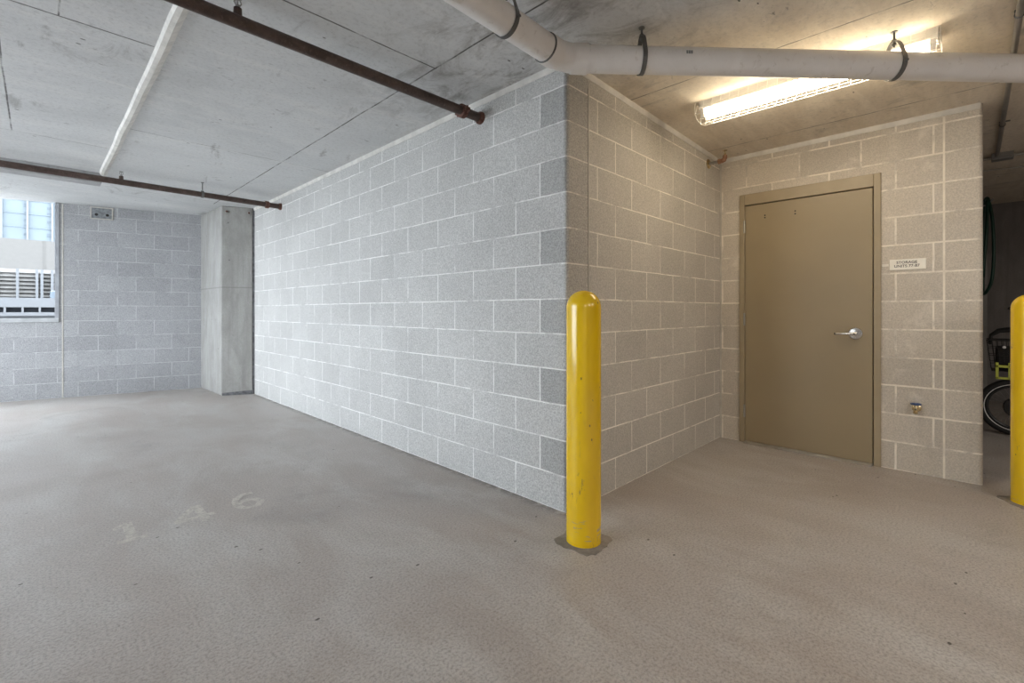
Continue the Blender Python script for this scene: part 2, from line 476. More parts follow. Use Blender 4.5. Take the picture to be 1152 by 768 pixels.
# ------------------------------------------------------------------ shell
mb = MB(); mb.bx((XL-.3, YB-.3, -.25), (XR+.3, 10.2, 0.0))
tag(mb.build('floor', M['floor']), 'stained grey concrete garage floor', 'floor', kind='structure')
mb = MB()
xs = [XL-.3, X0, X1, XR+.3]
far_y = lambda x: PL.y+(x-PL.x)*fd.y/fd.x+.06
vs = [(x, y, zc(x)) for x in xs for y in (YB-.3, far_y(x))]+[(x, y, 2.95) for x in xs for y in (YB-.3, far_y(x))]
fs = []
for i in range(3):
    a = 2*i; fs.append((a, a+1, a+3, a+2)); fs.append((8+a, 8+a+2, 8+a+3, 8+a+1))
    fs.append((a, a+2, 8+a+2, 8+a)); fs.append((a+1, 8+a+1, 8+a+3, a+3))
fs += [(0, 8, 9, 1), (6, 7, 15, 14)]
mb.add(vs, fs)
tag(mb.build('ceiling', M['ceiling']), 'board-marked concrete ceiling with seams and stains', 'ceiling', kind='structure')

# storage block: long wall, return wall and door wall (separate meshes, bullnose at the corner)
R = .024
arc = [(X0+R-R*math.cos(t), Y0+R-R*math.sin(t)) for t in [rad(90)*i/6 for i in range(7)]]   # from long wall face round to return face
T = .19
half1 = arc[:4]; half2 = arc[3:]
# long wall (counter-clockwise seen from above)
poly = [(X0, 7.085)]+half1+[(X0+T, Y0+T), (X0+T, 7.085)]
mb = MB(); mb.prism(poly, 0, zc)
o = mb.build('wall_left', M['block_long'], uv=uvw)
tag(o, 'long pale concrete block wall down the parking bay', 'wall', kind='structure')
for p in o.data.polygons:
    if p.normal.z == 0 and abs(p.normal.x) > .05 and abs(p.normal.y) > .05: p.use_smooth = True
XJ = 2.314
poly = half2+[(XJ, Y0), (X1, Y0), (X1, Y0+T), (X0+T, Y0+T)]
mis = [1]*(len(half2)-1)+[1, 0, 0, 0, 0]
mis = [1]*len(half2)+[0]*(len(poly)-len(half2))
mb = MB(); mb.prism(poly, 0, zc, mis=mis)
o = mb.build('wall_middle', [M['block_return'], M['block_stack']], uv=uvw)
tag(o, 'short concrete block return wall behind the bollard', 'wall', kind='structure')
# door wall
DY0, DY1, DZ = .475, 1.462, 2.167      # outer frame
YP = .135
mb = MB()
uvd = lambda co, n: ((-co.y if abs(n.x) > abs(n.y) else co.x), co.z)
def wallrect(y0, y1, z0, z1, mi=0):
    mb.prism([(X1, y1), (X1, y0), (X1+T, y0), (X1+T, y1)], z0, z1, mi=mi)
wallrect(DY1, Y0+T, 0, zc(X1)); wallrect(DY0, DY1, DZ, zc(X1)); wallrect(YP, DY0, 0, zc(X1))
a2 = [(X1+R-R*math.cos(t), Y1+R-R*math.sin(t)) for t in [rad(90)*i/6 for i in range(7)]]
mb.prism([(X1, YP)]+a2+[(X1+T, Y1), (X1+T, YP)], 0, zc(X1), mi=1)
o = mb.build('wall_right', [M['block_door'], M['block_pier']], uv=uvd)
tag(o, 'concrete block wall around the taupe door', 'wall', kind='structure')
# storage room rear side wall running on along the passage
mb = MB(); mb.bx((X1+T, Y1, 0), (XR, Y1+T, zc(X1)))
# same block in its darker copy, passage shade put into the colour
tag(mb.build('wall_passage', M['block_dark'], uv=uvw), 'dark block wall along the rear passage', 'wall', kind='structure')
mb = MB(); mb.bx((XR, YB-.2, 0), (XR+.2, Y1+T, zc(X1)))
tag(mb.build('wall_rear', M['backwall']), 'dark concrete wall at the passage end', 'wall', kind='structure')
mb = MB(); mb.bx((XR-.32, Y1-.085, 0), (XR, Y1, zc(X1)-.02))
tag(mb.build('trim_9', M['column']), 'pale concrete pilaster at the passage end', 'pilaster', kind='structure')
# walls behind the camera
mb = MB(); mb.bx((XL, YB-.2, 0), (XR, YB, HC))
tag(mb.build('wall_back', M['block_dark'], uv=uvw), 'block wall behind the viewpoint', 'wall', kind='structure')
# left side: unseen wall, its opening shaped to steer the daylight
mb = MB()
mb.bx((XL-.2, YB, 0), (XL, 9.5, .55)); mb.bx((XL-.2, YB, .55), (XL, 2.6, HC))
for y in (9.25,): mb.bx((XL-.2, y-.2, .55), (XL, y+.2, HC))
tag(mb.build('wall_side', M['block_far'], uv=uvw), 'unseen block wall on the left side, its wide opening shaped for daylight', 'wall', kind='structure')

# far wall, turned a little to the bay, with the big opening at its left
def fw(u, d=0.0):     # u along the wall from the jamb (right positive), d towards outside
    p = PL+fd*u-fn*d; return (p.x, p.y)
UJ = -.03              # jamb
SILL = 1.055
UL = -3.42
mb = MB()
uvf = lambda co, n: ((Vector((co.x, co.y))-PL).dot(fd) if abs(n.dot(Vector((fn.x, fn.y, 0)))) > .5 else co.x, co.z)
def far_part(u0, u1, z0, z1): mb.prism([fw(u0, 0), fw(u1, 0), fw(u1, .2), fw(u0, .2)], z0, z1)
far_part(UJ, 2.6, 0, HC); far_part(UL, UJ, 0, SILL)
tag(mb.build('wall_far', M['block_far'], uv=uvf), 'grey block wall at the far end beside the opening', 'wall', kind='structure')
# vertical control joint on the far wall, under and beside the opening
mb = MB(); mb.prism([fw(-.007, -.004), fw(.007, -.004), fw(.007, .01), fw(-.007, .01)], 0, HC-.01)
tag(mb.build('trim_1', M['joint']), 'pale vertical sealant joint on the far block wall', 'trim', kind='structure')
# window surround: jamb post, sill
w = thing('window_1', (*fw(-1.5, .1), SILL), 'wide open window at the far left of the bay', 'window', kind='structure')
mb = MB(); mb.prism([fw(-.075, -.01), fw(UJ, -.01), fw(UJ, .16), fw(-.075, .16)], SILL, HC)
mb.build('jamb', plain('jamb grey metal', (.30, .31, .33), .5, .2), w, bevel=.003)
mb = MB(); mb.prism([fw(UL, -.02), fw(UJ, -.02), fw(UJ, .22), fw(UL, .22)], SILL-.055, SILL-.0)
mb.build('lower_sill', plain('sill grey concrete', (.42, .43, .44), .8), w, bevel=.006)
mb = MB(); mb.prism([fw(UL, .05), fw(-.075, .05), fw(-.075, .2), fw(UL, .2)], SILL, SILL+.035)
mb.build('upper_sill', M['white_paint'], w, bevel=.005)

# column beside the long wall
mb = MB(); mb.prism([(1.742, 7.247), (2.085, 7.10), (2.30, 8.25), (1.705, 8.35)], 0, HC)
tag(mb.build('column', M['column'], bevel=.012), 'square concrete column at the end of the long wall', 'column', kind='structure')
mb = MB(); mb.prism([(2.075, 7.125), (2.112, 7.09), (2.25, 7.2), (2.10, 7.25)], 0, HC)
tag(mb.build('trim_2', M['joint_dark']), 'dark joint between column and long wall', 'trim', kind='structure')
mb = MB(); mb.prism([(1.748, 7.236), (2.09, 7.088), (2.10, 7.12), (1.76, 7.265)], 0, lambda x, y: .035+.02*(x-1.75)/.35)
tag(mb.build('baseboard_column', M['joint_dark']), 'dark grout wedge at the column foot', 'trim', kind='structure')

# sealant cove where the block meets the ceiling
def cove(name, a, b, nx, ny, label):
    mb = MB(); t = .009
    ax, ay = a; bx_, by = b
    vs = []
    for (x, y) in (a, b):
        z = zc(x)
        for d, h in ((-.01, -.036), (t*.45, -.034), (t, -.018), (t*1.3, 0.004), (-.01, .004)):
            vs.append((x+nx*d, y+ny*d, z+h))
    n = 5; fs = [tuple(range(n-1, -1, -1)), tuple(range(n, 2*n))]
    for i in range(n): fs.append((i, (i+1) % n, n+(i+1) % n, n+i))
    mb.add(vs, fs)
    tag(mb.build(name, M['cove']), label, 'trim', kind='structure')
cove('trim_3', (X0, 7.1), (X0, Y0-.012), -1, 0, 'pale sealant bead along the top of the long wall')
cove('trim_4', (X0-.012, Y0), (X1, Y0), 0, -1, 'pale sealant bead along the top of the return wall')
cove('trim_5', (X1, Y0), (X1, Y1+.01), -1, 0, 'pale sealant bead along the top of the door wall')
# vertical control joints
for i, (a, b) in enumerate([((XJ-.006, Y0-.004), (XJ+.006, Y0+.002)), ((X1-.004, Y0-.016), (X1+.002, Y0-.001)), ((X1-.003, YP-.006), (X1+.002, YP+.006))]):
    mb = MB(); mb.bx((*a, 0), (*b, 2.48))
    tag(mb.build('trim_%d' % (6+i), M['joint_pale'] if i == 2 else M['joint']), ['sealant joint near the outer block corner', 'sealant joint in the inner corner by the door',
        'sealant joint right of the door'][i], 'trim', kind='structure')
# raised white ceiling joint strip in the left bay
mb = MB(); x0, x1 = .44, .51
vs = []
random.seed(3)
ys = [-2.5+.35*i for i in range(26)]
ys = [y for y in ys if y < 6.5]+[6.5]
for y in ys:
    j = random.uniform(-.004, .004)
    vs += [(x0+j, y, HC+.003), (x0+.012+j, y, HC-.02), (x1-.035+j, y, HC-.024), (x1+j, y, HC+.003)]
fs = []
for i in range(len(ys)-1):
    for k in range(3): fs.append((4*i+k, 4*i+4+k, 4*i+5+k, 4*i+1+k))
    fs.append((4*i+3, 4*i+7, 4*i+4, 4*i))
fs += [(0, 1, 2, 3), tuple(4*(len(ys)-1)+k for k in (3, 2, 1, 0))]
mb.add(vs, fs)
tag(mb.build('trim_10', M['strip']), 'raised white sealant strip on the ceiling of the bay', 'trim', kind='structure')
# shallow downstand beside the far sprinkler pipe
mb = MB(); mb.bx((XL, 6.42, HC-.105), (.462, 6.60, HC+.05))
tag(mb.build('beam', M['beam'], bevel=.006), 'shallow grey concrete downstand behind the far pipe', 'beam', kind='structure')

# ------------------------------------------------------------------ door
d = thing('door_1', (X1, .97, 0), 'taupe steel door with lever handle in block wall', 'door', kind='structure')
fx0, fx1 = X1-.016, X1+.12
LY0, LY1, LZ = .524, 1.4165, 2.065
mb = MB()
mb.bx((fx0, LY1+.003, 0), (fx1, DY1, DZ)); mb.bx((fx0, DY0, 0), (fx1, LY0-.006, DZ)); mb.bx((fx0, LY0-.006, LZ+.007), (fx1, LY1+.003, DZ))
mb.build('door_frame', M['frame'], d, bevel=.004)
mb = MB(); mb.bx((X1+.055, LY0-.006, 0), (X1+.075, LY1+.003, LZ+.007))  # black sheet behind the leaf, shades the gap round it
mb.build('door_gap_backing', M['gap'], d)
mb = MB(); mb.bx((X1-.008, LY0, .014), (X1+.037, LY1, LZ))
leaf = mb.build('door_leaf', M['door'], d, bevel=.003)
mb = MB()
for (y, z) in ((1.257, 1.965), (1.257, 1.945), (1.03, 1.968), (1.03, 1.945)):
    mb.lathe([(.006, 0), (.006, .0012)], (X1-.008, y, z), (-1, 0, 0), 10)
mb.build('screw_hole', M['gap'], leaf)
leaf.children[0].location = (0, 0, 0)
for z in (1.884, 1.076, .276):
    mb = MB(); mb.lathe([(.0, -.056), (.008, -.053), (.008, .053), (0, .056)], (X1-.018, LY1+.003, z), n=12)
    for q in (-.018, .018): mb.lathe([(.0085, q-.001), (.0085, q+.001)], (X1-.018, LY1+.003, z), n=12)
    mb.bx((X1-.018, LY1-.002, z-.052), (X1-.006, LY1+.007, z+.052))
    mb.build('hinge', M['steel'], d)
mb = MB(); mb.prism([(X1-.06, LY1+.0), (X1-.06, LY0-.0), (X1+.09, LY0), (X1+.09, LY1)], 0, .011)
for i in range(4): mb.bx((X1-.055+.02*i, LY0, .010), (X1-.047+.02*i, LY1, .0135))
mb.build('threshold', M['alu'], d, bevel=.002)
# lever
hy, hz = .6265, .978
h = bpy.data.objects.new('door_handle', None); COL.objects.link(h); h.parent = d
h.location = Vector((X1-.008, hy, hz))-d.location
hw = Vector((X1-.008, hy, hz))
def hpart(mb, name, mat):
    o = mb.build(name, mat); o.parent = h; o.location = -hw; return o
mb = MB(); mb.lathe([(.046, 0), (.046, .006), (.042, .012), (.030, .015), (.0, .016)], hw, (-1, 0, 0), 40); hpart(mb, 'rose', M['satin'])
mb = MB()
mb.tube([hw+Vector((-.01, 0, 0)), hw+Vector((-.055, 0, 0))], .012, 20)
pts = [hw+Vector((-.055, -.013, 0)), hw+Vector((-.058, .005, .0)), hw+Vector((-.057, .03, 0)), hw+Vector((-.055, .06, -.001)), hw+Vector((-.052, .095, -.003)), hw+Vector((-.046, .118, -.004))]
mb.tube(pts, [.013, .014, .0115, .010, .0095, .009], 18)
hpart(mb, 'lever', M['satin'])
mb = MB(); mb.lathe([(.0055, 0), (.0055, .004), (0, .0045)], hw+Vector((-.068, 0, 0)), (-1, 0, 0), 16); hpart(mb, 'keyhole', M['gap'])
mb = MB(); mb.tube([pts[-1]+Vector((.0005, -.001, 0)), pts[-1]+Vector((.004, .010, -.0005))], [.0088, .007], 14); hpart(mb, 'lever_tip', M['gap'])

# ------------------------------------------------------------------ sign beside the door
def text_mesh(name, body, size, mat, parent, loc, rot, align='CENTER', extrude=.0004, bold=0.0):
    cu = bpy.data.curves.new(name, 'FONT'); cu.body = body; cu.size = size; cu.align_x = align; cu.align_y = 'CENTER'
    cu.extrude = extrude; cu.offset = bold
    ob = bpy.data.objects.new(name, cu); COL.objects.link(ob)
    dg = bpy.context.evaluated_depsgraph_get()
    me = bpy.data.meshes.new_from_object(ob.evaluated_get(dg)); bpy.data.objects.remove(ob)
    me.materials.clear(); me.materials.append(mat); me.name = name
    o = bpy.data.objects.new(name, me); COL.objects.link(o)
    if parent: o.parent = parent
    o.location = loc; o.rotation_euler = rot
    return o
sy0, sy1, sz0, sz1 = .227, .426, 1.445, 1.520
sg = thing('door_sign', (X1, .3265, 1.4825), 'small cream storage units sign on the block wall right of the door', 'sign')
mb = MB(); mb.bx((X1-.006, sy0, sz0), (X1+.0005, sy1, sz1)); mb.build('plate', M['sign'], sg, bevel=.0015)
# text faces -X, reads towards -Y
rt = (PI/2, 0, -PI/2)
text_mesh('lettering', 'STORAGE', .026, M['ink'], sg, (-.0066, .004, .014), rt, bold=.0004)
text_mesh('lettering', 'UNITS 77-87', .026, M['ink'], sg, (-.0066, .004, -.012), rt, bold=.0004)
mb = MB(); mb.bx((X1-.0035, .432, 1.473), (X1+.0005, .470, 1.491))
tag(mb.build('tape_strip', M['tape'], bevel=.001), 'short white strip stuck between the door frame and the sign', 'tape')

# ------------------------------------------------------------------ tap under the sign
ty, tz = .2786, .463
t = thing('wall_tap', (X1, ty, tz), 'small brass hose tap with blue handle low on the door wall', 'tap')
mb = MB(); mb.lathe([(.027, 0), (.027, .003), (.018, .008)], (X1, ty, tz), (-1, 0, 0), 24); mb.build('flange', M['brass'], t)
mb = MB(); mb.tube([(X1-.005, ty, tz), (X1-.035, ty, tz)], .012, 16)
mb.lathe([(.0, -.018), (.014, -.012), (.017, 0), (.014, .012), (.009, .024), (.009, .034)], (X1-.04, ty, tz), (0, 0, 1), 18)
mb.tube([(X1-.04, ty, tz), (X1-.062, ty, tz-.012), (X1-.075, ty, tz-.026)], [.012, .012, .0135], 16)
mb.build('body', M['brass'], t)
mb = MB()
c = Vector((X1-.04, ty, tz+.036))
for k in range(6):
    a = PI/3*k
    mb.tube([c, c+Vector((.024*math.cos(a), .024*math.sin(a), -.002))], [.006, .0045], 8)
mb.tube([c+Vector((.026*math.cos(a), .026*math.sin(a), -.003)) for a in [2*PI*i/24 for i in range(24)]], .006, 10, closed=True)
mb.lathe([(.008, -.006), (.008, .005), (0, .006)], c, n=14)
mb.build('handle', M['blue'], t)

# ------------------------------------------------------------------ sidewall sprinkler at top of return wall
sx, szz = 4.10, 2.43
s = thing('wall_sprinkler', (sx, Y0, szz), 'corroded copper sprinkler elbow on a brass plate in the inner corner', 'sprinkler')
mb = MB(); mb.lathe([(.042, 0), (.042, .003), (.036, .009), (.02, .012)], (sx, Y0, szz), (0, -1, 0), 28); mb.build('escutcheon', M['brass'], s)
mb = MB(); mb.tube([(sx, Y0-.005, szz), (sx, Y0-.10, szz)], .013, 16); mb.build('nipple', M['steel'], s)
mb = MB(); e0 = Vector((sx, Y0-.09, szz))
ep = [e0+Vector((0, 0, 0)), e0+Vector((0, -.025, 0)), e0+Vector((.005, -.042, .008)), e0+Vector((.008, -.048, .025)), e0+Vector((.008, -.048, .045))]
mb.tube(ep, [.018, .019, .020, .019, .018], 16)
mb.tube([e0+Vector((0, .004, 0)), e0+Vector((0, -.012, 0))], .022, 16)
mb.build('elbow', M['copper'], s)
mb = MB(); q = e0+Vector((.008, -.048, .045))
mb.tube([q, q+Vector((0, 0, .014))], .009, 12)
for sgn in (-1, 1): mb.tube([q+Vector((sgn*.007, 0, .012)), q+Vector((sgn*.010, 0, .022)), q+Vector((0, 0, .038))], .0025, 8)
mb.lathe([(.0, 0), (.019, .0015), (.021, .003), (0, .004)], q+Vector((0, 0, .037)), n=20)
mb.build('sprinkler_head', M['brass'], s)

# ------------------------------------------------------------------ bollards
def bollard_mesh():
    r, H = .0865, 1.252
    prof = [(r, 0.0), (r, H-.085)]
    for i in range(1, 11):
        a = PI/2*i/10; prof.append((r*math.cos(a), H-.085+.085*math.sin(a)))
    prof[-1] = (0.0, H)
    mb = MB(); mb.lathe(prof, n=56); return mb
def bpos(px, Z):
    r = (px-576)/525; return (Z*(.7017*r+.7125), Z*(-.7124*r+.7018), 0)
b1 = thing('bollard', bpos(656.6, 2.337), 'yellow steel bollard in front of the block corner', 'bollard', 'yellow bollards')
post = bollard_mesh().build('post', M['yellow'], b1, loc=(0, 0, 0))
# ragged core patch round the foot
random.seed(11)
mb = MB(); n = 40; ring = []
for i in range(n):
    a = 2*PI*i/n
    sq = 1/max(abs(math.cos(a)), abs(math.sin(a)))
    ring.append((min(.145, .118*sq)*random.uniform(.93, 1.06)*math.cos(a+.1), min(.145, .118*sq)*random.uniform(.93, 1.06)*math.sin(a+.1)))
mb.prism(ring, -.02, .0035); patch = mb.build('footing', M['patch'], b1, loc=(0, 0, 0)); tag(patch, 'ragged dark grout patch round the bollard foot')
b2 = copy_tree(b1); b2.location = bpos(1160.5, 2.775); b2.rotation_euler.z = 2.1
tag(b2, 'yellow bollard cut by the right edge, before the dark passage')

# ------------------------------------------------------------------ sprinkler mains
def main_pipe(name, y, z0, xa, label, heads, rods, r=.030):
    p = thing(name, (X0, y, z0), label, 'pipe', 'sprinkler pipes under the ceiling')
    zz = lambda x: z0+.004*(X0-x)
    mb = MB(); mb.tube([(xa, y, zz(xa)), (X0+.004, y, z0)], r, 24); mb.build('pipe_run', M['rust'], p)
    mb = MB(); mb.lathe([(r+.004, -.02), (r+.013, -.018), (r+.013, -.004), (r+.010, 0), (r+.013, .004), (r+.013, .018), (r+.004, .02)], (X0-.16, y, z0), (1, 0, 0), 24)
    for sg in (-1, 1):
        mb.box((X0-.16, y+sg*(r+.018), z0), (.034, .022, .022))
        mb.tube([(X0-.16, y+sg*(r+.020), z0-.022), (X0-.16, y+sg*(r+.020), z0+.022)], .006, 10)
    mb.build('coupling', M['rust_red'], p)
    mb = MB(); mb.lathe([(r+.012, 0), (r+.012, .012), (r+.004, .03)], (X0+.001, y, z0), (-1, 0, 0), 24); mb.build('wall_collar', M['rust_red'], p)
    for x in heads:
        hd = bpy.data.objects.new('sprinkler_head', None); COL.objects.link(hd); hd.parent = p
        w0 = Vector((x, y, zz(x))); hd.location = w0-Vector(p.location)
        mb = MB(); mb.tube([w0, w0+Vector((0, 0, r+.030))], [.020, .017], 14); o = mb.build('outlet', M['rust'])
        o.parent = hd; o.location = -w0
        mb = MB(); q = w0+Vector((0, 0, r+.028))
        mb.tube([q, q+Vector((0, 0, .016))], .010, 12)
        for sg in (-1, 1): mb.tube([q+Vector((sg*.008, 0, .014)), q+Vector((sg*.015, 0, .026)), q+Vector((sg*.010, 0, .040)), q+Vector((0, 0, .046))], .0032, 8)
        mb.tube([q+Vector((0, 0, .014)), q+Vector((0, 0, .042))], .003, 8)
        mb.lathe([(0, 0), (.017, .001), (.019, .0035), (0, .005)], q+Vector((0, 0, .045)), n=18)
        o = mb.build('frame_and_deflector', M['galv']); o.parent = hd; o.location = -w0
    for x in rods:
        mb = MB(); z = zz(x)
        mb.tube([(x, y, z+r+.02), (x, y, HC+.004)], .0055, 10)
        mb.lathe([(.016, 0), (.016, .004)], (x, y, HC-.004), n=12)
        loop = []
        for i in range(20):
            a = 2*PI*i/20; k = 1.0 if math.sin(a) < .4 else 1.0+.45*(math.sin(a)-.4)
            loop.append((x, y+(r+.003)*math.cos(a), z+(r+.003)*k*math.sin(a)))
        for dx in (-.009, -.003, .003, .009): mb.tube([(px+dx, py, pz) for px, py, pz in loop], .0034, 6, closed=True)
        mb.build('hanger', M['strap'], p)
    return p
main_pipe('sprinkler_pipe', 2.372, 2.455, -2.8, 'rust brown ceiling pipe ending near the top of the long wall, the nearer one', [.635], [])
main_pipe('sprinkler_pipe', 6.088, 2.437, -3.09, 'rust brown ceiling pipe in front of the column, the farther one', [.585], [1.28, -1.6])

# ------------------------------------------------------------------ white drain pipe
ZD = 2.35
Rv = Vector((.7017, -.7124, 0)); Fv = Vector((.7125, .7018, 0))
def dp(px, py, Z=ZD):
    return Rv*((px-576)/525*Z)+Fv*Z+Vector((0, 0, 1.149-(py-349.65)/525*Z))
RD = .0645
E0 = dp(632, 66)                        # elbow centre
dirB = (dp(1152, 78)-dp(640, 67.0)).normalized()
dA = (Fv+Rv*.93).normalized(); dirA = (dA-Vector((0, 0, .012))).normalized()   # heading of the run that arrives from behind the camera
dr = thing('drain_pipe', E0, 'large white plastic drain pipe bending round the block corner under the ceiling', 'pipe')
cA = E0-dirA*.10; cB = E0+dirB*.10
mb = MB(); mb.tube([E0-dirA*2.9, E0-dirA*1.5, cA], RD, 40); mb.build('pipe_run', M['pvc'], dr)
mb = MB(); mb.tube([cB, E0+dirB*1.5, E0+dirB*4.6], RD, 40); mb.build('pipe_run', M['pvc'], dr)
mb = MB(); el = []
for i in range(13):
    tt = i/12; el.append(cA*(1-tt)**2+E0*2*tt*(1-tt)+cB*tt**2)
mb.tube([cA-dirA*.002]+el+[cB+dirB*.002], RD+.004, 40)
mb.tube([cA-dirA*.03, cA+dirA*.045], RD+.0075, 40); mb.tube([cB-dirB*.055, cB+dirB*.03], RD+.0075, 40)
mb.build('elbow', M['pvc_fit'], dr)
def clamp(c, d, rod=True, side=1):
    mb = MB(); sidev = Vector((d.y, -d.x, 0)).normalized(); upv = Vector((0, 0, 1))
    loop = []
    for i in range(36):
        a = 2*PI*i/36; k = 1.0
        off = sidev*((RD+.003)*math.cos(a))+upv*((RD+.003)*math.sin(a))
        if math.sin(a) > .55: off += upv*.055*(math.sin(a)-.55)/.45
        loop.append(c+off)
    W = .011
    n = len(loop); vs = []
    for p_ in loop:
        rd = (p_-c).normalized()
        vs += [p_-d*W, p_+d*W, p_+d*W+rd*.003, p_-d*W+rd*.003]
    fs = []
    for i in range(n):
        j = (i+1) % n
        for k in range(4): fs.append((4*i+k, 4*i+(k+1) % 4, 4*j+(k+1) % 4, 4*j+k))
    mb.add(vs, fs)
    top = c+upv*(RD+.058)
    zt = zc(top.x)
    if zt > top.z:
        mb.tube([top-upv*.03, Vector((top.x, top.y, zt+.003))], .0055, 10)
        mb.lathe([(.011, -.006), (.011, .006)], top+upv*.002, n=6, smooth=False); mb.lathe([(.011, -.006), (.011, .006)], top-upv*.016, n=6, smooth=False)
        mb.lathe([(.015, -.004), (.015, .002)], (top.x, top.y, zt), n=14)
    mb.tube([c-sidev*-side*(RD+.002)-upv*.01, c-sidev*-side*(RD+.018)-upv*.01], .006, 8)
    mb.build('hanger', M['strap'], dr)
tB = lambda px: E0+dirB*((dp(px, 0)-E0).dot(Rv)/dirB.dot(Rv))
clamp(tB(722), dirB); clamp(tB(1006), dirB)
clamp(E0-dirA*.405, dirA)
# retaining band at the mouth of the elbow
mb = MB(); mb.tube([cA-dirA*.036, cA-dirA*.028], RD+.006, 40); mb.build('band', M['strap'], dr)
# printed marks on the pipe
mk = E0+dirB*((tB(768)-E0).length)
mb = MB()
for i in range(3): mb.box(mk+dirB*(.011*i)-Fv*(RD-.0008)+Vector((0, 0, .012)), (.009, .0016, .016), Matrix.Rotation(math.atan2(dirB.y, dirB.x), 3, 'Z'))
mb.build('printed_mark', M['vent'], dr)

# ------------------------------------------------------------------ fluorescent fixture
FX, FY0, FY1 = 3.165, .12, 1.30
zt = zc(FX)
fl = thing('fluorescent_light', (FX, .7, zt), 'caged fluorescent strip light on the ceiling before the door', 'light')
mb = MB()
pr = [(-.056, .003), (-.056, -.046), (-.050, -.052), (.050, -.052), (.056, -.046), (.056, .003)]
vs = [(FX+x, y, zt+z) for y in (FY0, FY1) for x, z in pr]
fs = [tuple(range(5, -1, -1)), tuple(range(6, 12))]+[(i, (i+1) % 6, 6+(i+1) % 6, 6+i) for i in range(6)]
mb.add(vs, fs); mb.build('housing', M['fixture'], fl, bevel=.002)
for y, sg in ((FY0, -1), (FY1, 1)):
    mb = MB(); mb.bx((FX-.061, y-.003, zt-.056), (FX+.061, y+.003, zt+.003)); mb.build('end_plate', M['fixture'], fl, bevel=.001)
for dx in (-.037, .037):
    mb = MB(); mb.tube([(FX+dx, FY0+.03, zt-.082), (FX+dx, FY1-.03, zt-.082)], .0128, 18); mb.build('lamp_tube', M['tube'], fl)
    for y in (FY0+.018, FY1-.018):
        mb = MB(); mb.bx((FX+dx-.014, y-.012, zt-.104), (FX+dx+.014, y+.012, zt-.048)); mb.build('lamp_holder', M['socket'], fl, bevel=.003)
# wire guard
mb = MB()
def gp(k):
    a = [(-.085, -.012), (-.100, -.050), (-.092, -.092), (-.060, -.122), (0, -.130), (.060, -.122), (.092, -.092), (.100, -.050), (.085, -.012)]
    return a[k]
ny = 22
for i in range(ny+1):
    y = FY0-.012+(FY1-FY0+.024)*i/ny
    mb.tube([(FX+gp(k)[0], y, zt+gp(k)[1]) for k in range(9)], .0016, 6)
for k in range(9): mb.tube([(FX+gp(k)[0], FY0-.014, zt+gp(k)[1]), (FX+gp(k)[0], FY1+.014, zt+gp(k)[1])], .0019, 6)
for y in (FY0-.012, FY1+.012):
    for k in (2, 4, 6): mb.tube([(FX+gp(k)[0], y, zt+gp(k)[1]), (FX+gp(k)[0]*.6, y, zt-.02)], .0016, 6)
mb.build('wire_guard', M['wire'], fl)

# ------------------------------------------------------------------ conduit and junction box in passage
cy = -.158
cd = thing('ceiling_conduit', (5.9, cy, zc(5.9)), 'thin metal conduit along the ceiling into the dark passage', 'conduit')
zq = lambda x: zc(x)-.022
mb = MB(); mb.tube([(1.2, cy, zq(1.2)), (2.1, cy, zq(2.1)), (4.36, cy, zq(4.36)), (5.86, cy, zq(5.86))], .0135, 14); mb.build('conduit_run', M['conduit'], cd)
mb = MB(); mb.bx((5.84, cy-.10, zc(6)-.055), (5.94, cy+.035, zc(6)+.002)); mb.build('junction_box', M['galv'], cd, bevel=.005)
mb = MB(); z = zc(6)-.028
mb.tube([(5.89, cy-.08, z), (5.89, -3.5, z)], .012, 12); mb.build('conduit_branch', M['conduit'], cd)
mb = MB(); mb.tube([(5.89, cy+.03, z), (5.89, Y1-.004, z)], .012, 12); mb.build('conduit_branch', M['conduit'], cd)
for x in (3.2, 2.6, 4.9):
    mb = MB(); mb.tube([(x, cy+.0155*math.cos(a), zq(x)+.0155*math.sin(a)) for a in [2*PI*i/16 for i in range(16)]], .003, 6, closed=True)
    mb.bx((x-.010, cy-.04, zc(x)-.006), (x+.010, cy+.016, zc(x)+.001)); mb.build('strap', M['strap'], cd)
mb = MB(); mb.tube([(6.35, Y1-.01, zc(6)-.03), (6.35, -.3, zc(6)-.045), (6.33, -1.0, zc(6)-.02), (6.3, -3.2, zc(6)-.02)], .008, 10)
tag(mb.build('ceiling_cable', M['conduit']), 'pale cable sagging under the passage ceiling behind the junction box', 'cable')

# ------------------------------------------------------------------ hose hanging in the passage
hx = 7.2
hs = thing('garden_hose', (hx, Y1-.03, 2.0), 'dark green hose looped over a hook in the passage', 'hose')
mb = MB()
def smooth(pts, k=6):
    out = []; P4 = [Vector(p) for p in pts]; P4 = [P4[0]]+P4+[P4[-1]]
    for i in range(1, len(P4)-2):
        for t in range(k):
            u = t/k; a, b_, c_, d_ = P4[i-1:i+3]
            out.append(.5*((2*b_)+(c_-a)*u+(2*a-5*b_+4*c_-d_)*u*u+(3*b_-a-3*c_+d_)*u**3))
    return out+[P4[-2]]
outer = [(0, -.088, 2.30), (-.01, -.118, 2.37), (-.02, -.14, 2.28), (-.02, -.160, 2.10), (-.02, -.168, 1.85), (-.01, -.165, 1.62), (.0, -.150, 1.46), (.04, -.120, 1.37), (.10, -.095, 1.335),
         (.20, -.090, 1.38), (.27, -.090, 1.60), (.26, -.095, 2.0), (.16, -.10, 2.28), (.06, -.118, 2.36), (-.03, -.120, 2.31), (-.06, -.118, 2.10), (-.06, -.106, 1.85), (-.04, -.094, 1.66), (.02, -.09, 1.55), (.10, -.09, 1.52), (.17, -.09, 1.62)]
mb.tube(smooth([(hx+a, b_, c_) for a, b_, c_ in outer]), .0145, 12)
mb.build('hose_coil', M['hose'], hs)
